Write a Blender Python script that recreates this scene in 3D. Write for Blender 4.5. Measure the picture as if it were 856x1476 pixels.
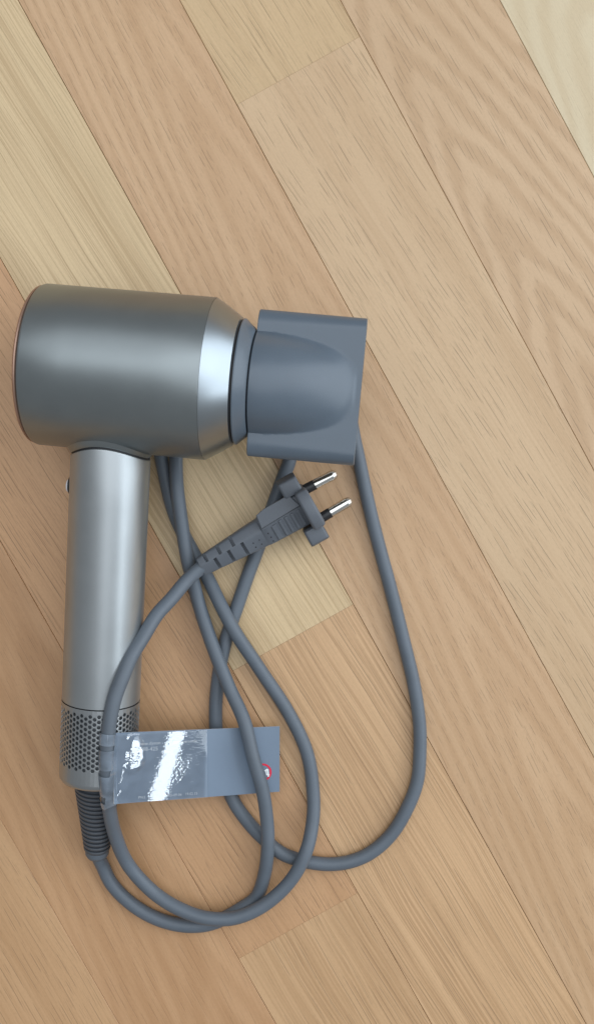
import bpy, bmesh, math, random
from mathutils import Vector, Matrix
R = math.radians
random.seed(7)
for o in list(bpy.data.objects): bpy.data.objects.remove(o, do_unlink=True)
scn = bpy.context.scene
COL = scn.collection

# ------------------------------------------------------------------ camera
F_PX, IW, IH = 1450.0, 856.0, 1476.0
TILT = R(2.5); DEPTH = 0.5358
tdir = Vector((0.475, -0.88)).normalized()
FWD = Vector((math.sin(TILT)*tdir.x, math.sin(TILT)*tdir.y, -math.cos(TILT)))
CAMLOC = -FWD*DEPTH
quat = Vector((0, 0, -1)).rotation_difference(FWD)
CR = quat.to_matrix()
cam_d = bpy.data.cameras.new('camera'); cam = bpy.data.objects.new('camera', cam_d); COL.objects.link(cam)
cam.matrix_world = Matrix.Translation(CAMLOC) @ CR.to_4x4()
cam_d.sensor_fit = 'VERTICAL'; cam_d.sensor_height = 36.0; cam_d.lens = 36.0*F_PX/IH
cam_d.clip_start = 0.01; cam_d.clip_end = 50
scn.camera = cam

def P(px, py, z=0.0):
    """real point at height z (metres) on the sight line measured in the photograph"""
    d = CR @ Vector(((px-IW/2)/F_PX, -(py-IH/2)/F_PX, -1.0))
    return CAMLOC + d*((z-CAMLOC.z)/d.z)
def proj(p):
    q = CR.transposed() @ (Vector(p)-CAMLOC)
    return (IW/2+F_PX*q.x/-q.z, IH/2-F_PX*q.y/-q.z)

# ------------------------------------------------------------------ light
w = bpy.data.worlds.new('World'); scn.world = w; w.use_nodes = True
bg = w.node_tree.nodes['Background']; bg.inputs[0].default_value = (0.90, 0.95, 1.0, 1); bg.inputs[1].default_value = 0.31
def area(name, loc, target, sx, sy, power, color):
    l = bpy.data.lights.new(name, 'AREA'); l.shape = 'RECTANGLE'; l.size = sx; l.size_y = sy; l.energy = power; l.color = color
    o = bpy.data.objects.new(name, l); COL.objects.link(o); o.location = loc
    o.rotation_euler = (Vector(target)-Vector(loc)).to_track_quat('-Z', 'Y').to_euler()
    return o
area('window_light', (1.70, 0.50, 0.98), (0, 0, 0), 2.1, 1.9, 35, (0.83, 0.92, 1.0))
area('tag_glare_light', (1.75, -0.78, 1.32), (0.05, -0.13, 0.03), 0.46, 0.20, 3.4, (0.84, 0.93, 1.0))  # added lamp, placed and sized to give the glare streak on the tag film
area('ceiling_light', (0.40, 0.30, 2.4), (0, 0, 0), 2.2, 2.4, 26, (0.88, 0.94, 1.0))
area('far_ceiling_light', (-0.95, 1.20, 2.3), (0, 0, 0), 2.2, 1.8, 13, (0.88, 0.94, 1.0))
vs = scn.view_settings; vs.view_transform = 'Standard'; vs.look = 'None'; vs.exposure = -0.12; vs.gamma = 1.0; vs.use_curve_mapping = False
scn.render.engine = 'CYCLES'
scn.cycles.max_bounces = 8; scn.cycles.transparent_max_bounces = 12

# ------------------------------------------------------------------ node helper
class NT:
    def __init__(s, name):
        s.m = bpy.data.materials.new(name); s.m.use_nodes = True; s.t = s.m.node_tree
        s.bsdf = s.t.nodes['Principled BSDF']; s.out = s.t.nodes['Material Output']
    def n(s, typ, **kw):
        nd = s.t.nodes.new(typ)
        for k, v in kw.items(): setattr(nd, k, v)
        return nd
    def put(s, sock, v):
        if isinstance(v, bpy.types.NodeSocket): s.t.links.new(v, sock)
        elif v is not None: sock.default_value = v
    def math(s, op, a, b=None, c=None, clamp=False):
        nd = s.n('ShaderNodeMath', operation=op, use_clamp=clamp)
        s.put(nd.inputs[0], a)
        if b is not None: s.put(nd.inputs[1], b)
        if c is not None: s.put(nd.inputs[2], c)
        return nd.outputs[0]
    def vscale(s, v, sc):
        nd = s.n('ShaderNodeVectorMath', operation='MULTIPLY'); s.put(nd.inputs[0], v); s.put(nd.inputs[1], sc); return nd.outputs[0]
    def vadd(s, v, sc):
        nd = s.n('ShaderNodeVectorMath', operation='ADD'); s.put(nd.inputs[0], v); s.put(nd.inputs[1], sc); return nd.outputs[0]
    def noise(s, v, scale=1.0, detail=2.0, rough=0.5, dim='2D', dist=0.0):
        nd = s.n('ShaderNodeTexNoise', noise_dimensions=dim); s.put(nd.inputs['Vector'], v)
        nd.inputs['Scale'].default_value = scale; nd.inputs['Detail'].default_value = detail
        nd.inputs['Roughness'].default_value = rough; nd.inputs['Distortion'].default_value = dist
        return nd.outputs[0]
    def voro(s, v, dim='2D', out=0):
        nd = s.n('ShaderNodeTexVoronoi', voronoi_dimensions=dim); s.put(nd.inputs['Vector'], v); nd.inputs['Scale'].default_value = 1.0
        return nd.outputs[out]
    def ramp(s, x, a, b, lo=0.0, hi=1.0):
        nd = s.n('ShaderNodeMapRange', interpolation_type='SMOOTHSTEP'); s.put(nd.inputs[0], x)
        for i, v in enumerate((a, b, lo, hi)): nd.inputs[i+1].default_value = v
        return nd.outputs[0]
    def mix(s, f, a, b, mode='MIX'):
        nd = s.n('ShaderNodeMix', data_type='RGBA', blend_type=mode); s.put(nd.inputs[0], f)
        s.put(nd.inputs[6], a); s.put(nd.inputs[7], b); return nd.outputs[2]
    def bump(s, h, strength, dist, normal=None):
        nd = s.n('ShaderNodeBump'); s.put(nd.inputs['Height'], h); nd.inputs['Strength'].default_value = strength; nd.inputs['Distance'].default_value = dist
        if normal is not None: s.put(nd.inputs['Normal'], normal)
        return nd.outputs[0]

def srgb(r, g, b):
    f = lambda c: (c/12.92 if c <= .04045 else ((c+.055)/1.055)**2.4)
    return (f(r/255), f(g/255), f(b/255), 1)

def simple(name, col, rough=0.5, metal=0.0, spec=0.5, grain=0.0, gscale=900, var=0.06, aniso=0.0, coat=0.0):
    """procedural material with fine relief and slight tone/gloss variation"""
    t = NT(name); tc = t.n('ShaderNodeTexCoord').outputs['Object']
    nz = t.noise(tc, 60, 4, 0.6, '3D')
    c2 = tuple(min(1, c*(1-var)) for c in col[:3])+(1,); c3 = tuple(min(1, c*(1+var)) for c in col[:3])+(1,)
    t.put(t.bsdf.inputs['Base Color'], t.mix(t.ramp(nz, 0.3, 0.7), c2, c3))
    t.put(t.bsdf.inputs['Roughness'], t.ramp(nz, 0.25, 0.75, rough*0.93, rough*1.07))
    t.bsdf.inputs['Metallic'].default_value = metal; t.bsdf.inputs['Specular IOR Level'].default_value = spec
    t.bsdf.inputs['Coat Weight'].default_value = coat
    if grain > 0:
        t.put(t.bsdf.inputs['Normal'], t.bump(t.noise(tc, gscale, 2, 0.5, '3D'), grain, 0.0002))
    return t.m

# ------------------------------------------------------------------ mesh helpers
def link_mesh(name, verts, faces, mat, parent=None, smooth=True, sharp=None):
    org = ORG.get(parent.name, Vector((0, 0, 0))) if parent is not None else Vector((0, 0, 0))
    me = bpy.data.meshes.new(name)
    me.from_pydata([tuple(Vector(v)-org) for v in verts], [], faces); me.update()
    bm = bmesh.new(); bm.from_mesh(me); bmesh.ops.recalc_face_normals(bm, faces=bm.faces)
    if sharp is not None:
        for e in bm.edges:
            if len(e.link_faces) == 2 and e.calc_face_angle(0) > sharp: e.smooth = False
    bm.to_mesh(me); bm.free()
    if smooth: me.polygons.foreach_set('use_smooth', [True]*len(me.polygons))
    me.materials.append(mat)
    o = bpy.data.objects.new(name, me); COL.objects.link(o)
    if parent is not None:
        o.parent = parent; ORG[o.name] = org
    return o
ORG = {}
def thing(name, loc, label, cat):
    o = bpy.data.objects.new(name, None); COL.objects.link(o); o.location = loc; o.empty_display_size = 0.02
    o['label'] = label; o['category'] = cat; ORG[o.name] = Vector(loc); return o
def frame(d, hint):
    d = d.normalized(); e1 = (hint - d*hint.dot(d)).normalized(); return e1, d.cross(e1)
def lathe(name, prof, org, ax, hint, mat, parent, segs=96, cap0=False, cap1=False, sharp=R(28)):
    e1, e2 = frame(ax, hint); ax = ax.normalized(); V = []; F = []
    for (s, r) in prof:
        for k in range(segs):
            a = 2*math.pi*k/segs; V.append(org+ax*s+(e1*math.cos(a)+e2*math.sin(a))*r)
    n = len(prof)
    for i in range(n-1):
        for k in range(segs):
            F.append((i*segs+k, i*segs+(k+1) % segs, (i+1)*segs+(k+1) % segs, (i+1)*segs+k))
    if cap0: F.append(tuple(range(segs)))
    if cap1: F.append(tuple(range((n-1)*segs, n*segs)))
    return link_mesh(name, V, F, mat, parent, True, sharp)
def catmull(pts, per=8):
    out = []; n = len(pts)
    for i in range(n-1):
        p0, p1, p2, p3 = pts[max(i-1, 0)], pts[i], pts[i+1], pts[min(i+2, n-1)]
        t0 = 0; t1 = t0+max((p1-p0).length, 1e-6)**.5; t2 = t1+max((p2-p1).length, 1e-6)**.5; t3 = t2+max((p3-p2).length, 1e-6)**.5
        for k in range(per):
            t = t1+(t2-t1)*k/per
            if p1 == p0: A1 = p1
            else: A1 = p0*((t1-t)/(t1-t0))+p1*((t-t0)/(t1-t0))
            A2 = p1*((t2-t)/(t2-t1))+p2*((t-t1)/(t2-t1))
            A3 = p2 if p3 == p2 else p2*((t3-t)/(t3-t2))+p3*((t-t2)/(t3-t2))
            B1 = A1*((t2-t)/(t2-t0))+A2*((t-t0)/(t2-t0)); B2 = A2*((t3-t)/(t3-t1))+A3*((t-t1)/(t3-t1))
            out.append(B1*((t2-t)/(t2-t1))+B2*((t-t1)/(t2-t1)))
    out.append(pts[-1]); return out
def tube(name, pts, r, mat, parent, sides=16):
    V = []; F = []; n = len(pts); nrm = None
    for i, p in enumerate(pts):
        t = (pts[min(i+1, n-1)]-pts[max(i-1, 0)]).normalized()
        if nrm is None: nrm = frame(t, Vector((0, 0, 1)))[0]
        nrm = (nrm-t*nrm.dot(t)).normalized(); b = t.cross(nrm)
        for k in range(sides):
            a = 2*math.pi*k/sides; V.append(p+(nrm*math.cos(a)+b*math.sin(a))*r)
    for i in range(n-1):
        for k in range(sides):
            F.append((i*sides+k, i*sides+(k+1) % sides, (i+1)*sides+(k+1) % sides, (i+1)*sides+k))
    F.append(tuple(range(sides))); F.append(tuple(range((n-1)*sides, n*sides)))
    return link_mesh(name, V, F, mat, parent, True, R(60))

# ------------------------------------------------------------------ wood floor
def wood(name, base, dark, light, streak=0.5, fine=0.5, pore=0.6, pore_len=1.0, cath=0.0, cper=0.027, cdir=1, seed=0, ang=0.0, cy=0.0, ck=22.0, rows=340, cpow=1.45):
    t = NT(name); tc = t.n('ShaderNodeTexCoord').outputs['Object']
    mp = t.n('ShaderNodeMapping'); t.put(mp.inputs[0], tc); mp.inputs['Rotation'].default_value = (0, 0, ang)
    rnd = random.Random(seed); sx, sy = rnd.uniform(3, 60), rnd.uniform(3, 60)
    v0 = mp.outputs[0]
    wob = t.noise(t.vscale(t.vadd(v0, (sx, sy, 0)), (7, 30, 1)), 1, 2)
    wv = t.n('ShaderNodeCombineXYZ'); t.put(wv.inputs[1], t.math('MULTIPLY_ADD', wob, 0.006, -0.003))
    v1 = t.vadd(v0, wv.outputs[0])
    vs_ = t.vadd(v1, (sx, sy, 0))
    n1 = t.noise(t.vscale(vs_, (1.3, 55, 1)), 1, 4, 0.55)
    n2 = t.noise(t.vscale(vs_, (4.2, 800, 1)), 1, 4, 0.65)
    n3 = t.noise(t.vscale(vs_, (6, 9, 1)), 1, 2, 0.5)
    n4 = t.noise(t.vscale(vs_, (500, 2600, 1)), 1, 2, 0.6)
    c = t.mix(t.math('MULTIPLY', t.ramp(n1, 0.30, 0.72), streak), base, light)
    c = t.mix(t.math('MULTIPLY', t.ramp(n1, 0.55, 0.30), streak), c, dark)
    c = t.mix(t.math('MULTIPLY', t.ramp(n2, 0.42, 0.68), fine), c, light)
    c = t.mix(t.math('MULTIPLY', t.ramp(n2, 0.52, 0.30), fine), c, dark)
    band = None
    if cath > 0:
        sp = t.n('ShaderNodeSeparateXYZ'); t.put(sp.inputs[0], v0)
        yy = t.math('SUBTRACT', sp.outputs[1], cy)
        y2 = t.math('MULTIPLY', t.math('POWER', t.math('ABSOLUTE', yy), cpow), ck)
        warp = t.math('MULTIPLY_ADD', t.noise(t.vscale(t.vadd(v0, (sx, sy, 0)), (18, 45, 1)), 1, 3), 0.055, -0.0275)
        ph = t.math('ADD', t.math('MULTIPLY_ADD', sp.outputs[0], float(cdir), y2), warp)
        sn = t.math('SINE', t.math('MULTIPLY', ph, 2*math.pi/cper))
        band = t.ramp(sn, -0.6, 1.0)
        c = t.mix(t.math('MULTIPLY', band, cath), c, dark)
        c = t.mix(t.math('MULTIPLY', t.ramp(sn, 0.1, -0.9), cath*0.5), c, light)
    c = t.mix(t.math('MULTIPLY', t.ramp(n3, 0.35, 0.7), 0.28), c, dark)
    # open pores: short dark strokes that follow the grain, in loose rows
    sp2 = t.n('ShaderNodeSeparateXYZ'); t.put(sp2.inputs[0], vs_)
    def strokes(rows, per_m, duty, wid, dens_):
        Y = t.math('MULTIPLY', sp2.outputs[1], rows); iy = t.math('FLOOR', Y); fy = t.math('FRACT', Y)
        w1 = t.n('ShaderNodeTexWhiteNoise', noise_dimensions='1D'); t.put(w1.inputs['W'], iy)
        X = t.math('MULTIPLY_ADD', sp2.outputs[0], per_m, t.math('MULTIPLY', w1.outputs[0], 37.3)); ix = t.math('FLOOR', X); fx = t.math('FRACT', X)
        cv = t.n('ShaderNodeCombineXYZ'); t.put(cv.inputs[0], ix); t.put(cv.inputs[1], iy)
        w2 = t.n('ShaderNodeTexWhiteNoise', noise_dimensions='2D'); t.put(w2.inputs['Vector'], cv.outputs[0])
        sc = t.n('ShaderNodeSeparateColor'); t.put(sc.inputs[0], w2.outputs[1])
        off = t.math('MULTIPLY_ADD', sc.outputs[0], 0.6, -0.3)
        dy = t.math('ABSOLUTE', t.math('SUBTRACT', t.math('SUBTRACT', fy, 0.5), off))
        dx = t.math('ABSOLUTE', t.math('SUBTRACT', fx, 0.5))
        half = t.math('MULTIPLY_ADD', sc.outputs[1], 0.25*duty, 0.25*duty)
        lm = t.math('MULTIPLY', t.math('SUBTRACT', half, dx), 9.0, clamp=True)
        wm = t.ramp(dy, wid, wid*0.35)
        pm = t.ramp(t.math('SUBTRACT', t.math('ADD', dens_, -0.0), sc.outputs[2]), -0.04, 0.04)
        return t.math('MULTIPLY', t.math('MULTIPLY', lm, wm), t.math('MULTIPLY', pm, t.math('MULTIPLY_ADD', sc.outputs[0], 0.5, 0.5)))
    dens = t.ramp(t.noise(t.vscale(vs_, (14, 130, 1)), 1, 2), 0.30, 0.66, 0.25, 1.0)
    if band is not None: dens = t.math('MULTIPLY_ADD', band, 0.45, t.math('MULTIPLY', dens, 0.6), clamp=True)
    p1 = strokes(rows, 50/pore_len, 0.95, 0.075*rows/340, dens)
    p2 = t.math('MULTIPLY', strokes(rows*2.1, 120/pore_len, 0.9, 0.16*rows/340, t.math('MULTIPLY', dens, 0.7)), 0.4)
    pores = t.math('MAXIMUM', p1, p2)
    pc = tuple(x*0.40 for x in dark[:3])+(1,)
    c = t.mix(t.math('MULTIPLY', pores, min(1.0, pore*0.80)), c, pc)
    c = t.mix(t.math('MULTIPLY', t.ramp(n4, 0.4, 0.75), 0.10), c, pc)
    t.put(t.bsdf.inputs['Base Color'], c)
    t.put(t.bsdf.inputs['Roughness'], t.math('MULTIPLY_ADD', n2, 0.16, 0.34))
    t.bsdf.inputs['Specular IOR Level'].default_value = 0.5
    h = t.math('SUBTRACT', t.math('MULTIPLY', n2, 0.5), pores)
    t.put(t.bsdf.inputs['Normal'], t.bump(h, 0.35, 0.0002))
    return t.m

def tone(rgb, dk=0.74, lt=1.14, warm=1.0):
    b = tuple(c for c in srgb(*rgb)[:3])+(1,); return b, (b[0]*dk, b[1]*dk*0.93, b[2]*dk*0.84, 1), (min(1, b[0]*lt), min(1, b[1]*lt*1.02), min(1, b[2]*lt*1.03), 1)
def W(name, rgb, **k):
    dk, lt = k.pop('dk', 0.74), k.pop('lt', 1.14); b, d, l = tone(rgb, dk, lt); return wood(name, b, d, l, **k)
WOODS = {
 'cream':  W('oak_cream_straight', (211, 183, 142), dk=0.82, lt=1.16, streak=0.7, fine=0.8, pore=0.45, pore_len=4.0, rows=480, seed=1, ang=R(-3)),
 'straw':  W('oak_straw_straight', (210, 170, 128), dk=0.78, lt=1.15, streak=0.4, fine=0.8, pore=0.85, pore_len=4.5, rows=430, seed=2, ang=R(-2)),
 'pink':   W('oak_rose_broad', (206, 168, 129), dk=0.85, lt=1.08, streak=0.4, fine=0.3, pore=0.7, pore_len=0.8, rows=420, cath=0.42, cper=0.085, cdir=-1, ck=42, cy=0.012, seed=3, ang=R(1)),
 'yellow': W('oak_yellow_pored', (207, 175, 133), dk=0.82, lt=1.10, streak=0.4, fine=0.4, pore=0.9, pore_len=2.0, seed=4, ang=R(-4)),
 'beige':  W('oak_beige_pored', (209, 176, 138), dk=0.84, lt=1.08, streak=0.5, fine=0.3, pore=0.95, pore_len=1.5, seed=5, ang=R(-4)),
 'flame':  W('oak_beige_cathedral', (207, 173, 136), dk=0.82, lt=1.08, streak=0.25, fine=0.25, pore=0.85, pore_len=1.2, cath=0.58, cper=0.050, cdir=-1, ck=8.0, cy=-0.012, cpow=1.2, seed=6, ang=R(-2)),
 'pale':   W('oak_pale_smooth', (214, 194, 160), dk=0.88, lt=1.06, streak=0.35, fine=0.15, pore=0.12, cath=0.4, cper=0.05, cdir=-1, ck=14, seed=7),
 'orange': W('oak_amber_pored', (206, 161, 119), dk=0.80, lt=1.1, streak=0.35, fine=0.4, pore=0.9, pore_len=1.9, rows=380, seed=8, ang=R(-3)),
 'tan':    W('oak_tan_pored', (207, 167, 125), dk=0.78, lt=1.13, streak=0.35, fine=0.6, pore=0.85, pore_len=3.5, rows=420, seed=9, ang=R(-2)),
 'soft':   W('oak_soft_amber', (200, 156, 115), dk=0.84, lt=1.10, streak=0.6, fine=0.25, pore=0.45, pore_len=1.3, cath=0.3, cper=0.06, cdir=-1, ck=24, cy=0.02, seed=10, ang=R(2)),
 'wheat':  W('oak_wheat_pored', (204, 162, 120), dk=0.82, lt=1.10, streak=0.45, fine=0.35, pore=0.75, pore_len=1.7, seed=11, ang=R(-1)),
}
mat_sub = simple('joint_filler', (0.15, 0.10, 0.06, 1), 0.9)  # dark brown base sheet that shows in the joints between boards
pa, pb = P(27.5, 0), P(845, 1476)
D = (pb-pa).normalized(); N = Vector((-D.y, D.x, 0))        # along the boards / across them (to the upper right)
n_of = lambda px, py: P(px, py).dot(N)
t_of = lambda px, py: P(px, py).dot(D)
n1_ = (n_of(27.5, 0)+n_of(506, 870)+n_of(845, 1476))/3
WID = ((n_of(428, 302)-n1_)+(n_of(685, 780)-n1_)+(n_of(708, 400)-n1_)/2+(n1_-n_of(430, 1126)))/4
print('plank width mm', WID*1000, [round((n_of(*p)-n1_)/WID, 3) for p in ((265, 0), (428, 302), (685, 780), (856, 1090), (500, 0), (708, 400), (856, 675), (731, 0), (856, 246), (340, 965), (520, 1287), (350, 1380))])
floor = link_mesh('floor', [(-3, -3, -0.016), (3, -3, -0.016), (3, 3, -0.016), (-3, 3, -0.016)], [(0, 1, 2, 3)], mat_sub, None, False)
floor['kind'] = 'structure'; floor['label'] = 'oak strip floor laid in light and amber boards'
def plank(i, t0, t1, mat, gap=0.00013, endgap=0.00001):
    n0 = n1_+(i-2)*WID+gap; n1 = n1_+(i-1)*WID-gap; a = t0+endgap; b = t1-endgap
    L, B, H, c = (b-a)/2, (n1-n0)/2, 0.012, 0.00022
    vs_ = [(-L, -B, -H), (L, -B, -H), (L, B, -H), (-L, B, -H), (-L, -B, -c), (L, -B, -c), (L, B, -c), (-L, B, -c),
           (-L+c*.2, -B+c, 0), (L-c*.2, -B+c, 0), (L-c*.2, B-c, 0), (-L+c*.2, B-c, 0)]
    fs = [(3, 2, 1, 0), (8, 9, 10, 11)]+[(k, (k+1) % 4, 4+(k+1) % 4, 4+k) for k in range(4)]+[(4+k, 4+(k+1) % 4, 8+(k+1) % 4, 8+k) for k in range(4)]
    me = bpy.data.meshes.new('plank'); me.from_pydata(vs_, [], fs); me.materials.append(mat)
    o = bpy.data.objects.new('plank', me); COL.objects.link(o); o.parent = floor
    c0 = D*((a+b)/2)+N*((n0+n1)/2); c0.z = random.uniform(-0.00006, 0.00006)
    o.matrix_local = Matrix(((D.x, N.x, 0, c0.x), (D.y, N.y, 0, c0.y), (0, 0, 1, c0.z), (0, 0, 0, 1)))
    return o
# strip index k: board between joint lines k-1 and k (line 1 runs from the top left corner to the lower right)
known = {1: [('cream', -0.62, t_of(426, 917)), ('straw', t_of(426, 917), 0.55)],
         2: [('pink', -0.50, 0.62)],
         3: [('yellow', -0.75, t_of(435, 99)), ('beige', t_of(435, 99), 0.48)],
         4: [('flame', -0.45, 0.60)],
         5: [('pale', -0.60, 0.40)],
         0: [('orange', -0.42, t_of(425, 1337)), ('tan', t_of(425, 1337), 0.70)],
         -1: [('soft', -0.35, 0.60)],
         -2: [('wheat', -0.70, 0.52)]}
rest = list(WOODS)
for k in range(-15, 17):
    segs = known.get(k)
    if segs is None:
        t = -1.3+random.uniform(0, 0.5); segs = [(random.choice(rest), -1.3, t)]
    for s in segs: plank(k, s[1], s[2], WOODS[s[0]], 0.00006 if k < 0 else 0.00011)
    lo = min(s[1] for s in segs); hi = max(s[2] for s in segs)
    while hi < 1.3:
        h2 = min(1.3, hi+random.uniform(0.45, 0.9)); plank(k, hi, h2, WOODS[random.choice(rest)]); hi = h2
    while lo > -1.3:
        l2 = max(-1.3, lo-random.uniform(0.45, 0.9)); plank(k, l2, lo, WOODS[random.choice(rest)]); lo = l2

# ------------------------------------------------------------------ materials of the dryer
def brushed(name, col, rough, metal=0.9, strength=0.10, coat=0.15):
    t = NT(name); tc = t.n('ShaderNodeTexCoord').outputs['Object']
    nz = t.noise(tc, 35, 3, 0.55, '3D')
    t.put(t.bsdf.inputs['Base Color'], t.mix(t.ramp(nz, 0.3, 0.7), tuple(c*0.96 for c in col[:3])+(1,), tuple(min(1, c*1.04) for c in col[:3])+(1,)))
    t.put(t.bsdf.inputs['Roughness'], t.ramp(nz, 0.3, 0.7, rough*0.985, rough*1.015))
    t.bsdf.inputs['Metallic'].default_value = metal
    t.bsdf.inputs['Coat Weight'].default_value = coat; t.bsdf.inputs['Coat Roughness'].default_value = 0.22
    t.put(t.bsdf.inputs['Normal'], t.bump(t.noise(tc, 1800, 2, 0.5, '3D'), strength, 0.00005))
    return t.m
M_SHELL = brushed('nickel_shell_paint', (0.285, 0.312, 0.318, 1), 0.37, coat=0.0)
M_HANDLE = brushed('nickel_handle_paint', (0.435, 0.46, 0.47, 1), 0.41, coat=0.0)
M_SILVER = brushed('bright_satin_silver', (0.37, 0.41, 0.44, 1), 0.34, 1.0)
M_COPPER = brushed('copper_trim', (0.40, 0.25, 0.185, 1), 0.42, 0.7)
M_CAGE = brushed('filter_cage_metal', (0.42, 0.44, 0.45, 1), 0.36)
M_DARK = simple('black_gap_plastic', (0.012, 0.012, 0.014, 1), 0.6)
M_MESH = simple('dark_filter_mesh', (0.09, 0.096, 0.105, 1), 0.40, 0.5)
M_RUBBER = simple('slate_cord_rubber', (0.123, 0.145, 0.172, 1), 0.47, grain=0.12, gscale=1400, var=0.05)
M_PLUG = simple('slate_plug_rubber', (0.122, 0.135, 0.155, 1), 0.50, grain=0.2, gscale=1500, var=0.05)
M_RELIEF = simple('charcoal_strain_relief', (0.085, 0.095, 0.110, 1), 0.42, grain=0.1)
M_NOZZLE = simple('slate_nozzle_plastic', (0.108, 0.137, 0.170, 1), 0.33, spec=0.6, grain=0.12, gscale=1800, var=0.03)
M_WHITE = simple('white_button_plastic', (0.75, 0.75, 0.78, 1), 0.3)
M_RED = simple('red_button_plastic', (0.25, 0.05, 0.04, 1), 0.4)
M_CHROME = brushed('plated_pin_metal', (0.82, 0.80, 0.75, 1), 0.16, 1.0, 0.03, 0.0)
M_SLEEVE = simple('black_pin_sleeve', (0.02, 0.02, 0.022, 1), 0.4)

# ------------------------------------------------------------------ hair dryer
RB = 0.039
AL = P(61.8, 525.8, 0.0391)                                # barrel axis: rear end low on the floor, front lifted by the cord
axv = (CR @ Vector((1, -0.095, 0.066))).normalized()*0.0841; BL = axv.length; ax = axv.normalized()
UP = Vector((0, 0, 1))
dryer = thing('hair_dryer', (AL.x+0.05, AL.y-0.02, 0.0), 'grey nickel hair dryer lying on its side with coiled slate cord', 'hair dryer')
lathe('barrel', [(0.0, RB-0.0022), (0.0002, RB-0.0012), (0.0008, RB-0.0004), (0.0018, RB), (BL*0.25, RB), (BL*.5, RB), (BL*.75, RB), (BL-0.0012, RB), (BL-0.0003, RB-0.0002)], AL, ax, UP, M_SHELL, dryer, 128)
lathe('rear_ring', [(0.0004, RB-0.0022), (-0.0003, RB-0.0011), (-0.0009, RB-0.0009), (-0.0016, RB-0.0016), (-0.0020, RB-0.0034), (-0.0016, RB-0.0070), (0.002, RB-0.0085)], AL, ax, UP, M_COPPER, dryer, 128)
lathe('rear_disc', [(0.0015, RB-0.008), (0.0030, 0.022), (0.0030, 0.0145)], AL, ax, UP, M_SHELL, dryer, 96)
lathe('air_channel', [(0.0005, 0.0145), (0.0015, 0.0135), (0.03, 0.0130), (0.06, 0.0125)], AL, ax, UP, M_DARK, dryer, 64, cap1=True)
CL = 0.0128; R2 = 0.0305; R3 = 0.0258; CL2 = 0.0066
lathe('front_cone', [(BL-0.0002, RB-0.0003), (BL+0.0004, RB-0.0006), (BL+CL*.5, (RB+R2)/2), (BL+CL-0.0006, R2+0.0003), (BL+CL-0.0002, R2-0.0008)], AL, ax, UP, M_SILVER, dryer, 128)
lathe('seam_gap', [(BL+CL-0.0006, R2-0.0007), (BL+CL+0.0010, R2-0.0010)], AL, ax, UP, M_DARK, dryer, 96)
lathe('front_collar', [(BL+CL+0.0005, R2-0.0012), (BL+CL+0.0008, R2-0.0002), (BL+CL+0.0014, R2-0.0003), (BL+CL+CL2*.5, (R2+R3)/2+0.0002), (BL+CL+CL2-0.0006, R3+0.0004), (BL+CL+CL2, R3-0.0006), (BL+CL+CL2, 0.019)], AL, ax, UP, M_NOZZLE, dryer, 128)
lathe('outlet_core', [(BL+CL+CL2-0.001, 0.0225), (BL+CL+CL2+0.0035, 0.0225), (BL+CL+CL2+0.0035, 0.01)], AL, ax, UP, M_DARK, dryer, 96, cap1=True)

# handle
def on_axis(px):                                            # barrel axis point seen at column px
    lo, hi = 0.0, 1.0
    for _ in range(40):
        m = (lo+hi)/2
        if proj(AL+axv*m)[0] < px: lo = m
        else: hi = m
    return AL+axv*lo
HA = on_axis(165)
HB = P(142, 1113, 0.0245)
hv = HB-HA; HL = hv.length; h = hv.normalized(); HR = 0.0194
e1 = (ax-h*ax.dot(h)).normalized(); e2 = h.cross(e1)
if e2.z < 0: e2 = -e2
def s_at(py):
    lo, hi = 0.0, 1.0
    for _ in range(40):
        m = (lo+hi)/2
        if proj(HA+hv*m)[1] < py: lo = m
        else: hi = m
    return lo*HL
SEG = 96
def saddle(r, extra): return [math.sqrt(max(RB*RB-(r*math.sin(2*math.pi*k/SEG))**2, 0))+extra for k in range(SEG)]
def sleeve(name, rings, mat, parent, sharp=R(30)):
    """rings: list of (list of s per angle | float, radius)"""
    V = []; F = []
    for s, r in rings:
        for k in range(SEG):
            a = 2*math.pi*k/SEG; ss = s[k] if isinstance(s, list) else s
            V.append(HA+h*ss+(e1*math.cos(a)+e2*math.sin(a))*r)
    for i in range(len(rings)-1):
        for k in range(SEG): F.append((i*SEG+k, i*SEG+(k+1) % SEG, (i+1)*SEG+(k+1) % SEG, (i+1)*SEG+k))
    return link_mesh(name, V, F, mat, parent, True, sharp)
SC = s_at(1007)
sleeve('handle_socket', [(saddle(HR+0.0022, -0.0010), HR+0.0022), (saddle(HR+0.0008, 0.0004), HR+0.0009), (saddle(HR, 0.0016), HR+0.0002), (saddle(HR, 0.0022), HR-0.0004)], M_SHELL, dryer)
sleeve('socket_gap', [(saddle(HR, 0.0005), HR-0.0006), (saddle(HR, 0.0045), HR-0.0006)], M_DARK, dryer)
sleeve('handle', [(saddle(HR, 0.0030), HR-0.0007), (saddle(HR, 0.0034), HR-0.0001), (saddle(HR, 0.0042), HR), (0.065, HR), (0.09, HR), (0.12, HR), (SC-0.0004, HR), (SC-0.0001, HR-0.0003), (SC-0.0001, HR-0.0010)], M_HANDLE, dryer)
sleeve('cage_seam', [(SC-0.002, HR-0.0006), (SC+0.002, HR-0.0006)], M_DARK, dryer)
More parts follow.
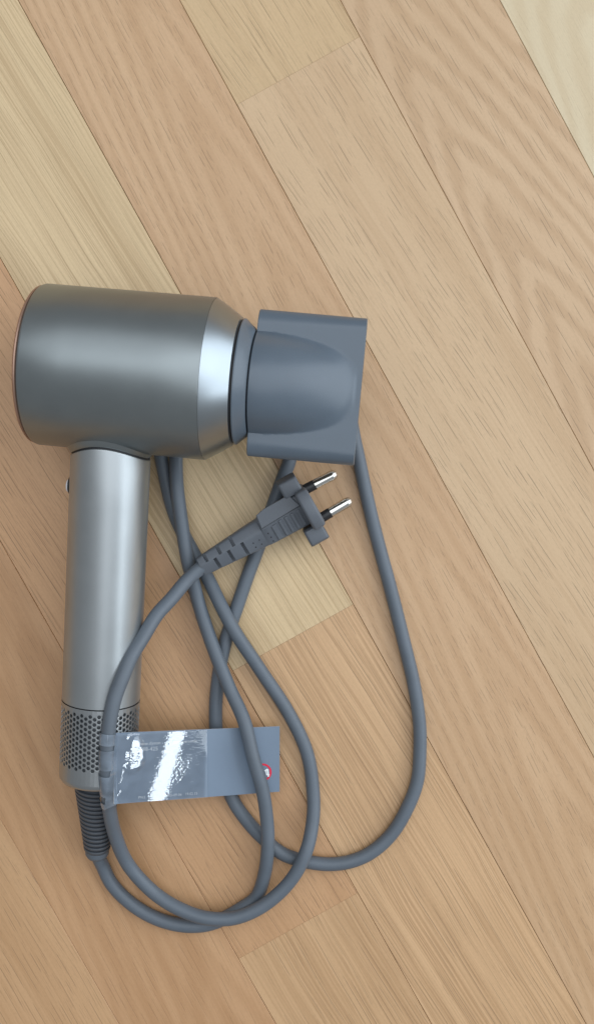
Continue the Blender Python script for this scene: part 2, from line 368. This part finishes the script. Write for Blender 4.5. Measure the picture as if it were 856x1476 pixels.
# perforated filter cage: a real sheet with round holes
def cage():
    V = []; F = []; NC = 56; r0 = HR+0.0001; r1 = HR-0.0007; s0 = SC+0.0002; pitch = 0.00262
    nrow = int((HL-SC-0.0075)/pitch); top = SC+0.0032
    def pt(a, s, r): V.append(HA+h*s+(e1*math.cos(a)+e2*math.sin(a))*r); return len(V)-1
    da = 2*math.pi/NC; NH = 8; hr = 0.00098
    for c in range(NC):
        a0 = c*da; off = pitch*0.5*(c % 2)
        col_top = top+off
        # blank strip above and below the column
        ends = [(s0, col_top-pitch/2), (col_top+(nrow-0.5)*pitch, HL)]
        for (sa, sb) in ends:
            q = [pt(a0-da/2, sa, r0), pt(a0+da/2, sa, r0), pt(a0+da/2, sb, r0), pt(a0-da/2, sb, r0)]; F.append(tuple(q))
        for j in range(nrow):
            sc = col_top+j*pitch; outer = []; inn = []; deep = []
            for k in range(NH):
                th = 2*math.pi*(k+0.5)/NH; cx, cy = math.cos(th), math.sin(th)
                m = max(abs(cx), abs(cy)); outer.append(None)
            box = [(1, .42), (.42, 1), (-.42, 1), (-1, .42), (-1, -.42), (-.42, -1), (.42, -1), (1, -.42)]
            outer = [pt(a0+bx*da/2, sc+by*pitch/2, r0) for bx, by in box]
            cor = [pt(a0+bx*da/2, sc+by*pitch/2, r0) for bx, by in ((1, 1), (-1, 1), (-1, -1), (1, -1))]
            for k in range(NH):
                th = 2*math.pi*(k+0.5)/NH
                inn.append(pt(a0+math.cos(th)*hr/r0, sc+math.sin(th)*hr, r0-0.00003))
                deep.append(pt(a0+math.cos(th)*hr/r0*0.9, sc+math.sin(th)*hr*0.9, r1))
            for k in range(NH):
                k2 = (k+1) % NH
                F.append((outer[k], outer[k2], inn[k2], inn[k])); F.append((inn[k], inn[k2], deep[k2], deep[k]))
            F += [(outer[0], cor[0], outer[1]), (outer[2], cor[1], outer[3]), (outer[4], cor[2], outer[5]), (outer[6], cor[3], outer[7])]
    return V, F
v_, f_ = cage()
cg = link_mesh('filter_cage', v_, f_, M_CAGE, dryer, False)
sleeve('inner_filter', [(SC, HR-0.0011), (HL, HR-0.0011)], M_MESH, dryer)
sleeve('cage_end_cap', [(HL-0.0001, HR+0.0001), (HL+0.0012, HR-0.0001), (HL+0.0026, HR-0.0010), (HL+0.0034, HR-0.0028), (HL+0.0036, 0.011), (HL+0.0036, 0.004)], M_CAGE, dryer, R(40))
# buttons on the back of the handle
def disc_button(name, py, rs, rz, hgt, mat, parent):
    s0 = s_at(py); c = HA+h*s0-e1*(HR-0.0006); V = []; F = []; n = 24
    for (k_, sc) in ((0, 1.0), (0.7, 1.0), (1.0, 0.86), (1.06, 0.5)):
        for k in range(n):
            a = 2*math.pi*k/n; V.append(c-e1*hgt*k_+h*rs*sc*math.cos(a)+e2*rz*sc*math.sin(a))
    for i in range(3):
        for k in range(n): F.append((i*n+k, i*n+(k+1) % n, (i+1)*n+(k+1) % n, (i+1)*n+k))
    F.append(tuple(range(3*n, 4*n))); return link_mesh(name, V, F, mat, parent, True, R(45))
disc_button('button_rim', 703, 0.0046, 0.0046, 0.0013, M_DARK, dryer)
disc_button('power_slider', 704, 0.0034, 0.0034, 0.0023, M_WHITE, dryer)
disc_button('cold_shot_button', 740, 0.0020, 0.0020, 0.0010, M_RED, dryer)

# strain relief sleeve with rings, then the cord
RS = P(141, 1120, 0.0225); RE = P(140.5, 1226, 0.0098)
rl = (RE-RS).length; rd = (RE-RS).normalized(); prof = []
NRG = 15; p0 = 0.002; ring_p = (rl-p0-0.002)/NRG
rad = lambda s: 0.0122+(0.0064-0.0122)*min(1, max(0, s/rl))**0.9
prof.append((0.0, rad(0)))
for k in range(NRG):
    s = p0+k*ring_p
    prof += [(s, rad(s)-0.0016), (s+ring_p*0.36, rad(s)-0.0016), (s+ring_p*0.42, rad(s)-0.0001), (s+ring_p*0.5, rad(s)+0.0001), (s+ring_p*0.86, rad(s)), (s+ring_p*0.97, rad(s)-0.0003)]
relief = lathe('strain_relief', prof+[(rl-0.001, 0.0060)], RS, rd, UP, M_RELIEF, dryer, 48, sharp=R(40))
lathe('relief_tip', [(rl-0.0015, 0.0056), (rl-0.0012, 0.0062), (rl+0.0012, 0.0062), (rl+0.0028, 0.0054), (rl+0.0034, 0.0036)], RS, rd, UP, M_RUBBER, relief, 48, sharp=R(50))

CRD = 0.0036; g = 0.0036
path = [(140.6, 1226, .0098), (142.5, 1236, .0080), (148, 1247, .0052), (162, 1275, g), (191.5, 1304, g), (229, 1325, g), (267, 1334, g), (305, 1331, g), (347, 1310, g), (369, 1293, g), (381, 1262, .0065), (386, 1224, .0108), (385, 1186, .0120),
        (379, 1141, .0145), (365, 1092, .0165), (352, 1039, .0150), (330, 990, .0112), (312, 945, .0108), (296, 900, .0080), (286, 868, .0060), (278, 838, .0080), (271, 808, .0108), (265.5, 775, .0108), (260, 740, .0108), (255.5, 704, .0100), (254, 668, .0070),
        (256, 625, g), (272, 575, g), (312, 548, .0045), (368, 525, .0108), (430, 505, .0060), (488, 550, g), (512, 640, g),
        (527, 710, g), (544, 780, g), (560.5, 840, g), (578, 910, g), (596, 985, g), (604, 1040, g), (604.5, 1084, g), (601, 1125, g), (588, 1162, g), (564, 1202, g), (531, 1231, g), (494, 1244, g), (453.5, 1244, g), (408.5, 1231, g), (378, 1207, g), (355, 1182, g), (334, 1149, g),
        (318, 1100, g), (312, 1060, g), (311, 1023, g), (315, 974, g), (325, 925, g), (340, 880, g), (355, 836, g), (370, 795, g), (388, 745, g), (406, 694, g), (418, 660, g),
        (421, 615, g), (402, 565, g), (360, 515, g), (310, 490, g), (264, 505, g), (234, 555, g), (226, 610, g), (232, 655, g), (241, 700, g), (252, 742, g), (275, 789, g), (301, 836, .0040), (318, 872, .0075), (337, 908, .0095), (372, 961, .0055), (413, 1023, g), (442, 1084, g), (451.5, 1145, .0045), (450, 1186, .0070), (441, 1227, .0108), (420, 1268, .0105), (381, 1304, .0108), (339, 1323, .0108), (297, 1323, .0108), (259, 1310, .0100), (221, 1286, .0085), (187, 1249, .0110), (168, 1209, .0200), (159, 1172, .0310), (155.5, 1135, .0410), (154.5, 1095, .0460), (157, 1052, .0475), (165.5, 1008, .0475), (179, 972, .0455), (190.6, 944, .0425), (207, 917, .0375), (226, 887, .0315), (247.5, 863, .0255), (270, 836, .0205), (289, 819, .0185), (300, 812, .0182)]
cpts = catmull([P(*q) for q in path], 7)
from mathutils import noise as mnoise
for i_ in range(len(cpts)):
    q_ = cpts[i_]; cpts[i_] = q_+0.00018*Vector((mnoise.noise(q_*55), mnoise.noise(q_*55+Vector((9, 3, 1))), 0))
cord = tube('power_cord', cpts, CRD, M_RUBBER, dryer, 18)

# ------------------------------------------------------------------ plug (fixed to the cord)
PZ = 0.0178
q0 = P(291, 818, 0.0182); q1 = P(379, 766, PZ); q2 = P(442, 731, PZ)
fa = (q2-q1).normalized(); fa = ((q2-q0).normalized()*0.4+fa*0.6).normalized()
roll = R(-6)
pp = fa.cross(UP).normalized()                              # across, towards the lower right of the picture
qq = pp.cross(fa).normalized()
if qq.z < 0: qq = -qq
pp, qq = (pp*math.cos(roll)+qq*math.sin(roll)), (qq*math.cos(roll)-pp*math.sin(roll))
def pl(u, p, q): return q2+fa*u+pp*p+qq*q                   # u along the plug from the flange centre
def loft(name, secs, mat, parent, sharp=R(25), smooth=True):
    V = []; F = []; n = len(secs[0][1])
    for u, s in secs:
        for (p, q) in s: V.append(pl(u, p, q))
    for i in range(len(secs)-1):
        for k in range(n): F.append((i*n+k, i*n+(k+1) % n, (i+1)*n+(k+1) % n, (i+1)*n+k))
    F.append(tuple(range(n))); F.append(tuple(range((len(secs)-1)*n, len(secs)*n)))
    return link_mesh(name, V, F, mat, parent, smooth, sharp)
mm = 0.001
def S(*pts): return [(a*mm, b*mm) for a, b in pts]
def rounded(poly, r=0.8):
    out = []; n = len(poly)
    for i in range(n):
        a = Vector(poly[i-1]); b = Vector(poly[i]); c = Vector(poly[(i+1) % n])
        d1 = (a-b); d2 = (c-b); rr = min(r*mm, d1.length*.4, d2.length*.4)
        s = b+d1.normalized()*rr; e = b+d2.normalized()*rr
        out += [tuple(s), tuple((s+e)/4+b/2), tuple(e)]
    return out
UB = -(q2-q0).length                                        # cord end of the plug
body = S((-10.5, -8), (-11.4, 3), (-10.2, 7.0), (-3.6, 9.2), (8.2, 5.0), (8.6, -3), (7, -8))
neck1 = S((-6.8, -6), (-7.4, 1), (-6.8, 3.6), (-1.6, 6.2), (6.8, 3.4), (7.2, -2), (6, -6))
neck2 = S((-4.6, -4.4), (-5.0, 0.6), (-4.8, 2.4), (-1.0, 4.6), (4.8, 2.4), (5.0, -1.2), (4.2, -4.4))
plug = loft('plug', [(UB, rounded(neck2, .9)), (UB+0.001, rounded([(a*1.03, b*1.03) for a, b in neck2], .9)), (-0.0335, rounded(neck1, 1.1)), (-0.0262, rounded([(a*1.06, b*1.02) for a, b in neck1], 1.1)),
                     (-0.0255, rounded(S((-7.4, -6.6), (-8.4, 1.6), (-7.6, 4.6), (-2.4, 7.2), (7.4, 3.8), (7.8, -2), (6.4, -6.6)), 1.1)), (-0.0215, rounded(S((-9.0, -7), (-10.2, 2.0), (-9.0, 5.6), (-2.8, 7.6), (7.6, 4.2), (8.0, -2.4), (6.6, -7)), 1.2)), (-0.001, rounded(S((-9.8, -8), (-10.8, 2.4), (-9.6, 6.0), (-3.2, 7.8), (8.0, 4.4), (8.4, -2.6), (7, -8)), 1.2))], M_PLUG, dryer, R(32))
# raised panel on the upper left face
def slab(name, corners, lift, mat, parent, bev=0.0004):
    """thin raised block: four (u,p,q) corners, lifted along their normal"""
    c = [pl(a*mm, b*mm, d*mm) for a, b, d in corners]; nn = (c[1]-c[0]).cross(c[3]-c[0]).normalized()
    if nn.dot(qq) < 0: nn = -nn
    cen = sum(c, Vector())/len(c); k = len(c); low = [x-nn*0.0012 for x in c]; mid = [x+nn*(lift-bev) for x in c]; top = [x+(cen-x).normalized()*bev*1.2+nn*lift for x in c]
    V = low+mid+top; F = [(i, (i+1) % k, k+(i+1) % k, k+i) for i in range(k)]+[(k+i, k+(i+1) % k, 2*k+(i+1) % k, 2*k+i) for i in range(k)]+[tuple(range(2*k, 3*k))]
    return link_mesh(name, V, F, mat, parent, False)
slab('grip_panel', [(-24.5, -9.6, 5.2), (-19.5, -10.6, 5.0), (-5.0, -10.6, 5.5), (-2.5, -3.4, 7.9), (-6, -3.3, 7.8), (-25.5, -2.6, 7.4)], 0.0016, M_PLUG, plug)
for k in range(4):                                          # grip ribs on the lower right face
    u0 = -16.0+k*3.4
    slab('grip_rib', [(u0, -2.2, 7.35), (u0+1.5, -2.2, 7.4), (u0+1.5, 6.9, 4.55), (u0, 6.9, 4.5)], 0.0009, M_PLUG, plug, 0.0003)
slab('grip_step', [(-20.5, -1.4, 7.0), (-17.6, -1.6, 7.15), (-17.6, 7.0, 4.35), (-20.5, 7.0, 4.2)], 0.0010, M_PLUG, plug, 0.0004)
# strain slots cut into the neck, on both visible faces
def neck_at(u):
    k = min(1, max(0, (u-UB)/(-0.0335-UB))); return [(a[0]+(b[0]-a[0])*k, a[1]+(b[1]-a[1])*k) for a, b in zip(neck2, neck1)]
def cut_slot(u, side, t0, t1, wid=0.0017, deep=0.0024):
    s_ = neck_at(u); A, B = (s_[3], s_[4]) if side > 0 else (s_[3], s_[2])
    a = pl(u, A[0]+(B[0]-A[0])*t0, A[1]+(B[1]-A[1])*t0); b = pl(u, A[0]+(B[0]-A[0])*t1, A[1]+(B[1]-A[1])*t1)
    ed = (b-a).normalized(); nn = ed.cross(fa).normalized()
    if nn.dot(qq) < 0: nn = -nn
    V = [c+fa*wid/2*x+nn*y for c in (a, b) for x, y in ((-1, -deep), (1, -deep), (1, .003), (-1, .003))]
    return link_mesh('cutter', V, [(0, 1, 2, 3), (4, 5, 6, 7), (0, 1, 5, 4), (1, 2, 6, 5), (2, 3, 7, 6), (3, 0, 4, 7)], M_PLUG, None, False)
NKL = -0.0335-UB; cuts = []
for k in range(3):
    cuts.append(cut_slot(UB+NKL*(0.30+0.275*k), 1, 0.02, 1.15)); cuts.append(cut_slot(UB+NKL*(0.155+0.275*k), -1, 0.05, 1.3))
po = plug.parent; plug.parent = None; plug.location = ORG['hair_dryer']
for c_ in cuts:
    mo = plug.modifiers.new('cut', 'BOOLEAN'); mo.operation = 'DIFFERENCE'; mo.solver = 'EXACT'; mo.object = c_
bpy.context.view_layer.update()
me_ = bpy.data.meshes.new_from_object(plug.evaluated_get(bpy.context.evaluated_depsgraph_get())); plug.modifiers.clear(); plug.data = me_
plug.parent = po; plug.location = (0, 0, 0)
for c_ in cuts: bpy.data.objects.remove(c_)
for (u0, p0_) in ((-37, 3.2), (-33, 1.6), (-33, 4.2), (-29.6, 1.7), (-29.6, 4.3), (-24.0, 0.8), (-23.6, 3.4), (-23.6, 5.8)):
    q0_ = 6.95-(p0_+1.6)*0.33-(0 if u0 > -27 else 0.85)+(-0.5 if u0 < -35 else 0)
    slab('moulded_dot', [(u0, p0_, q0_), (u0+.55, p0_, q0_), (u0+.55, p0_+.55, q0_-.18), (u0, p0_+.55, q0_-.18)], 0.00030, M_DARK, plug, 0.00005)
# contoured flange: shields above and below, lobes to the sides
def arc(cx, cy, r, a0, a1, n): return [(cx+r*math.cos(R(a0+(a1-a0)*i/n)), cy+r*math.sin(R(a0+(a1-a0)*i/n))) for i in range(n+1)]
def flange_piece(name, out, ua, ub, rc=1.6):
    out = rounded([(a*mm, b*mm) for a, b in out], rc); cx = sum(a for a, b in out)/len(out); cy_ = sum(b for a, b in out)/len(out)
    hx = max(abs(a-cx) for a, b in out); hy = max(abs(b-cy_) for a, b in out)
    sh = lambda k: [(cx+(a-cx)*(1-k/hx), cy_+(b-cy_)*(1-k/hy)) for a, b in out]
    return loft(name, [(ua, sh(.0011)), (ua+0.0004, sh(.0005)), (ua+0.0010, sh(.0001)), (ua+.0014, sh(0)), (ub-0.0014, sh(0)), (ub-.0010, sh(.0001)), (ub-0.0004, sh(.0005)), (ub, sh(.0011))], M_PLUG, plug, R(50))
flange_piece('plug_flange', arc(0, 0, 17.4, 53, 127, 14)+arc(0, 0, 17.4, 233, 307, 14), -0.0026, 0.0042)
flange_piece('flange_lobe', arc(0, 0, 19.4, 156, 204, 8)+[(-9.5, -8), (-9.5, 8)], -0.0078, 0.0026)
flange_piece('flange_lobe', arc(0, 0, 19.4, -24, 24, 8)+[(9.5, 8), (9.5, -8)], -0.0078, 0.0026)
for sgn in (-1, 1):
    def pin(name, u0, u1, r, mat, par, tip):
        prof = [(u0, r), (u1-(r if tip else 0.0002), r)]+([(u1-r*.55, r*.88), (u1-r*.15, r*.55), (u1, r*.2)] if tip else [(u1, r*.9)])
        base = pl(0, sgn*8.6*mm, 0.8*mm); dirn = (fa-pp*sgn*0.03).normalized()
        return lathe(name, prof, base, dirn, qq, mat, par, 24, cap1=True, sharp=R(50))
    sl = pin('pin_sleeve', 0.0035, 0.0095, 0.0027, M_SLEEVE, plug, False)
    pin('pin', 0.009, 0.0220, 0.0027, M_CHROME, plug, True)

# ------------------------------------------------------------------ styling nozzle
NU = Vector((ax.x, ax.y, ax.z)); n_org = AL+ax*(BL+CL+CL2+0.0010)
NVv = UP.cross(NU).normalized(); NW = NU.cross(NVv).normalized()     # across (up in the picture) and thickness
nozzle = thing('styling_nozzle', (n_org.x+0.027, n_org.y, 0.0), 'slate grey flat styling nozzle pressed onto the dryer outlet', 'nozzle')
LN, HWN = 0.0508, 0.0352
def half_t(u, v):
    tp = 0.0072-0.0012*u/LN; rr = tp; av = abs(v); fl_ = HWN-rr
    plate = tp if av < fl_ else math.sqrt(max(rr*rr-(av-fl_)**2, 0))
    plate *= 1-0.06*(v/HWN)**2
    R0 = 0.0242; Rm = R0*(1-0.33*(u/0.0490)**2); b = (math.sqrt(max(1-(v/Rm)**2, 0)) if av < Rm and u < 0.0481 else 0)*(0.0061+(R0-0.0061)*(1-(u/0.0482)**1.5))
    k = 0.0085-0.0065*min(1, u/0.045); x = max(-1, min(1, (b-plate)/k))
    if av >= HWN-1e-7: return 0.0
    hh = max(0.0, k-abs(b-plate))/k
    return max(b, plate)+hh*hh*k*0.25
vsamp = sorted(set([-HWN*math.cos(math.pi*i/72) for i in range(73)]+[-0.0242+0.0484*i/60 for i in range(61)]))
usamp = [LN*i/70 for i in range(71)]
V = []; F = []; nv = len(vsamp); nu = len(usamp); ring = []
for u in usamp:                                             # closed cross-section loops
    for v in vsamp: V.append(n_org+NU*u+NVv*v+NW*half_t(u, v))
    for v in vsamp[-2:0:-1]: V.append(n_org+NU*u+NVv*v-NW*half_t(u, v))
m = 2*nv-2
for i in range(nu-1):
    for k in range(m): F.append((i*m+k, i*m+(k+1) % m, (i+1)*m+(k+1) % m, (i+1)*m+k))
link_mesh('nozzle_body', V, F, M_NOZZLE, nozzle, True, R(50))
# outlet slot at the tip, mouth disc at the back
def slot_loop(u, v_s, h_s): 
    return [n_org+NU*u+NVv*(v*v_s)+NW*half_t(LN, v)*h_s for v in vsamp]+[n_org+NU*u+NVv*(v*v_s)-NW*half_t(LN, v)*h_s for v in vsamp[-2:0:-1]]
V = slot_loop(LN, 1, 1)+slot_loop(LN+0.0003, .985, .94)+slot_loop(LN+0.0003, .93, .60)+slot_loop(LN-0.02, .88, .45); F = []
for i in range(3):
    for k in range(m): F.append((i*m+k, i*m+(k+1) % m, (i+1)*m+(k+1) % m, (i+1)*m+k))
link_mesh('outlet_lip', V, F, M_NOZZLE, nozzle, True, R(40))
link_mesh('outlet_throat', slot_loop(LN-0.0195, .885, .46), [tuple(range(m))], M_DARK, nozzle, False)
V = []
for k_, s in ((0, 1.0), (-0.0004, .985), (-0.0004, .6)):
    for v in vsamp: V.append(n_org+NU*k_+NVv*v*s+NW*half_t(0, v)*s)
    for v in vsamp[-2:0:-1]: V.append(n_org+NU*k_+NVv*v*s-NW*half_t(0, v)*s)
F = [(i*m+k, i*m+(k+1) % m, (i+1)*m+(k+1) % m, (i+1)*m+k) for i in range(2) for k in range(m)]+[tuple(range(2*m, 3*m))]
link_mesh('mouth_plate', V, F, M_NOZZLE, nozzle, True, R(40))

# ------------------------------------------------------------------ hang tag
M_CARD = simple('slate_card_print', (0.185, 0.240, 0.315, 1), 0.42, grain=0.05, var=0.02)
M_CARD_EDGE = simple('white_card_edge', (0.75, 0.76, 0.78, 1), 0.6)
M_INK = simple('white_ink', (0.92, 0.94, 0.96, 1), 0.5)
M_REDINK = simple('red_ink', (0.75, 0.02, 0.06, 1), 0.5)
def tag_z(px):                                              # height of the card along its length
    x = min(1.0, (px-165)/(403-165))
    return 0.0445*(1-x)**1.75+0.0082*(1-(1-x)**1.75)+0.0010*math.sin(x*3.1)
def tag_pt(u, v, lift=0.0):
    """u 0..1 left to right, v 0..1 bottom to top"""
    px = 165+238*u; pyt = 1056.5-9.5*u; pyb = 1159-18*u
    z = tag_z(px); p = P(px, pyb+(pyt-pyb)*v, z)
    if lift:
        a = P(px+1, pyb, tag_z(px+1))-P(px-1, pyb, tag_z(px-1)); nn = a.cross(P(px, pyt, z)-P(px, pyb, z)).normalized()
        if nn.z < 0: nn = -nn
        p = p+nn*lift
    return p
tagr = thing('hang_tag', tuple(P(285, 1103, 0.0)), 'slate blue printed card tag in clear film looped round the cord', 'tag')
def sheet(name, nu, nv_, lift, thick, mat, parent, fn=tag_pt, extra=None):
    V = []; F = []
    for side in (lift, lift-thick):
        for i in range(nu+1):
            for j in range(nv_+1): V.append(fn(i/nu, j/nv_, side))
    n = (nu+1)*(nv_+1); idx = lambda i, j: i*(nv_+1)+j
    for i in range(nu):
        for j in range(nv_):
            F.append((idx(i, j), idx(i+1, j), idx(i+1, j+1), idx(i, j+1))); F.append((n+idx(i, j), n+idx(i, j+1), n+idx(i+1, j+1), n+idx(i+1, j)))
    for i in range(nu):
        for j in (0, nv_): F.append((idx(i, j), idx(i+1, j), n+idx(i+1, j), n+idx(i, j)))
    for j in range(nv_):
        for i in (0, nu): F.append((idx(i, j), idx(i, j+1), n+idx(i, j+1), n+idx(i, j)))
    return link_mesh(name, V, F, mat, parent, True, R(40))
card = sheet('card', 40, 6, 0.0, 0.00045, M_CARD, tagr)
card.data.materials.append(M_CARD_EDGE)
for p_ in card.data.polygons[-92:]: p_.material_index = 1
def text_on_card(name, s, px, py, size_px, mat, rot=0.0):
    cu = bpy.data.curves.new(name, 'FONT'); cu.body = s; cu.size = 1.0; cu.extrude = 0.0; cu.resolution_u = 2
    tmp = bpy.data.objects.new('tmp', cu); COL.objects.link(tmp)
    dg = bpy.context.evaluated_depsgraph_get(); me = bpy.data.meshes.new_from_object(tmp.evaluated_get(dg))
    V = []
    for v in me.vertices:
        x = px+v.co.x*size_px; y = py-v.co.y*size_px+rot*v.co.x*size_px
        u = (x-165)/238; pyt = 1056.5-9.5*u; pyb = 1159-18*u
        V.append(tag_pt(u, (pyb-y)/(pyb-pyt), 0.00012))
    F = [tuple(p.vertices) for p in me.polygons]
    bpy.data.objects.remove(tmp); bpy.data.curves.remove(cu)
    return link_mesh(name, V, F, mat, card, False)
for (txt, tx, ty, tsz) in (('www.dyson', 198.5, 1074.6, 7.0), ('mysupersonic', 249.5, 1071.6, 6.3), ('1588-425', 197.5, 1083.2, 8.0), ('PN.5', 199.5, 1151.2, 5.2), ('05825-09-06', 235.5, 1148.4, 5.2), ('19.02.15', 267, 1146.2, 5.2)):
    text_on_card('printed_line', txt, tx, ty, tsz, M_INK, -0.06)
def tag_px(x, y, lift):
    u = (x-165)/238; pyt = 1056.5-9.5*u; pyb = 1159-18*u; return tag_pt(u, (pyb-y)/(pyb-pyt), lift)
V = []; F = []; n = 40                                      # red ring printed at the right
for k in range(n):
    a = 2*math.pi*k/n
    for r in (12.6, 9.8): V.append(tag_px(379+r*math.cos(a), 1113+r*math.sin(a), 0.00012))
for k in range(n): F.append((2*k, 2*k+1, 2*((k+1) % n)+1, 2*((k+1) % n)))
link_mesh('printed_ring', V, F, M_REDINK, card, False)
V = []; F = []
for (x0, y0, x1, y1, wd) in ((381.5, 1111, 385.6, 1108.6, 1.0), (385.6, 1108.4, 387.0, 1119.5, 1.1), (383.0, 1109.6, 384.4, 1116.6, .9), (383.6, 1116.4, 388.4, 1116.4, .9)):
    dx, dy = x1-x0, y1-y0; l = math.hypot(dx, dy); nx, ny = -dy/l*wd, dx/l*wd; b = len(V)
    for (x, y) in ((x0+nx, y0+ny), (x1+nx, y1+ny), (x1-nx, y1-ny), (x0-nx, y0-ny)): V.append(tag_px(x, y, 0.00016+0.00002*len(F)))
    F.append((b, b+1, b+2, b+3))
link_mesh('printed_symbol', V, F, M_INK, card, False)

# clear film: lies over the card and loops round the cord
def film_mat(name, milk, rough):
    t = NT(name); t.t.nodes.remove(t.bsdf); tc = t.n('ShaderNodeTexCoord').outputs['Object']
    tr = t.n('ShaderNodeBsdfTransparent'); tr.inputs[0].default_value = (1, 1, 1, 1)
    gl = t.n('ShaderNodeBsdfGlossy'); gl.inputs['Roughness'].default_value = rough; gl.inputs['Color'].default_value = (1, 1, 1, 1)
    df = t.n('ShaderNodeBsdfDiffuse'); df.inputs[0].default_value = (0.66, 0.80, 0.98, 1)
    fr = t.n('ShaderNodeFresnel'); fr.inputs[0].default_value = 1.80
    m1 = t.n('ShaderNodeMixShader'); t.put(m1.inputs[0], t.ramp(t.noise(tc, 150, 2, 0.5, '3D'), 0.3, 0.7, milk*0.7, milk*1.3))
    t.t.links.new(tr.outputs[0], m1.inputs[1]); t.t.links.new(df.outputs[0], m1.inputs[2])
    m2 = t.n('ShaderNodeMixShader'); t.t.links.new(fr.outputs[0], m2.inputs[0]); t.t.links.new(m1.outputs[0], m2.inputs[1]); t.t.links.new(gl.outputs[0], m2.inputs[2])
    t.t.links.new(m2.outputs[0], t.out.inputs[0]); return t.m
M_FILM = film_mat('clear_film', 0.11, 0.03); M_LOOP = film_mat('milky_film', 0.22, 0.08)
from mathutils import noise as mnoise
def sm(a, b, x):
    t = max(0.0, min(1.0, (x-a)/(b-a))); return t*t*(3-2*t)
def film_lift(x, y):
    """crinkled film: height above the card in metres at a place on the card"""
    mm_ = 0.36*0.001; l = 0.0009
    l += -FT*(y-1105)*(x-245)*mm_                                          # slight twist
    fd = sm(300, 275, x)
    l += fd*0.000017*mnoise.noise(Vector((x/9.0, y/1.6, 3.1)))+fd*0.000008*mnoise.noise(Vector((x/2.2, y/1.3, 8.0)))
    wx = x+3.0*mnoise.noise(Vector((x/9, y/9, 1.0))); wy = y+4.0*mnoise.noise(Vector((x/9, y/9, 5.0)))
    m = sm(1.15, 0.75, math.hypot((wx-189)/19, (wy-1086)/28))              # puckered patch
    l += m*(0.00010*mnoise.noise(Vector((x/13, y/17, 2.2)))+0.10*(x-176)*mm_)
    m = sm(1.2, 0.6, abs((wx-177+(wy-1130)*0.16)/4.0))*sm(1165, 1150, wy)*sm(1098, 1112, wy)   # thin crease running down
    l += m*0.00012
    m = sm(1.1, 0.6, math.hypot((wx-262+(wy-1108)*0.55)/11, (wy-1108)/25)) # fine crumple
    l += m*(0.000055*mnoise.noise(Vector((x/3.2, y/3.2, 7.7)))+0.000035*mnoise.noise(Vector((x/1.6, y/1.9, 4.4))))
    return l
FT = -0.0007
V = []; F = []; fx0, fx1, nx, ny = 166.0, 298.0, 190, 150
for i in range(nx+1):
    x = fx0+(fx1-fx0)*i/nx; u = (x-165)/238; yt = 1057.2-9.5*u; yb = 1158.4-18*u
    for j in range(ny+1):
        y = yb+(yt-yb)*j/ny; V.append(tag_px(x, y, film_lift(x, y)))
for i in range(nx):
    for j in range(ny): F.append((i*(ny+1)+j, (i+1)*(ny+1)+j, (i+1)*(ny+1)+j+1, i*(ny+1)+j+1))
link_mesh('clear_film', V, F, M_FILM, tagr, True)
# loop round the cord, with three slots
dense = catmull([P(*q) for q in path if q[1] > 990 and q[0] < 190 and q[2] > 0.015], 24)
dense = [(proj(p)[1], p) for p in dense]
def cord_at(py): return min(dense, key=lambda t_: abs(t_[0]-py))[1]
V = []; F = []; NA, NL = 26, 60; rf = CRD+0.0006; slots = ((1071, 1079), (1106, 1114), (1142, 1150))
for j in range(NL+1):
    py = 1056+(1159-1056)*j/NL; c = cord_at(py); e = tag_px(168, py, 0.0006)
    c2 = cord_at(py+6); tdir_ = (c2-cord_at(py-6)).normalized(); sd = (e-c); sd = (sd-tdir_*sd.dot(tdir_)).normalized(); upv = sd.cross(tdir_).normalized()
    if upv.z < 0: upv = -upv
    V.append(e)
    for k in range(NA):
        a = R(62)+R(236)*k/(NA-1); V.append(c+(sd*math.cos(a)+upv*math.sin(a))*rf)
    V.append(tag_px(168, py, -0.0010))
w_ = NA+2
for j in range(NL):
    pm = 1056+(1159-1056)*(j+.5)/NL; ins = any(a < pm < b for a, b in slots)
    for k in range(w_-1):
        if ins and 1 <= k <= 16: continue
        F.append((j*w_+k, j*w_+k+1, (j+1)*w_+k+1, (j+1)*w_+k))
link_mesh('film_loop', V, F, M_LOOP, tagr, True)
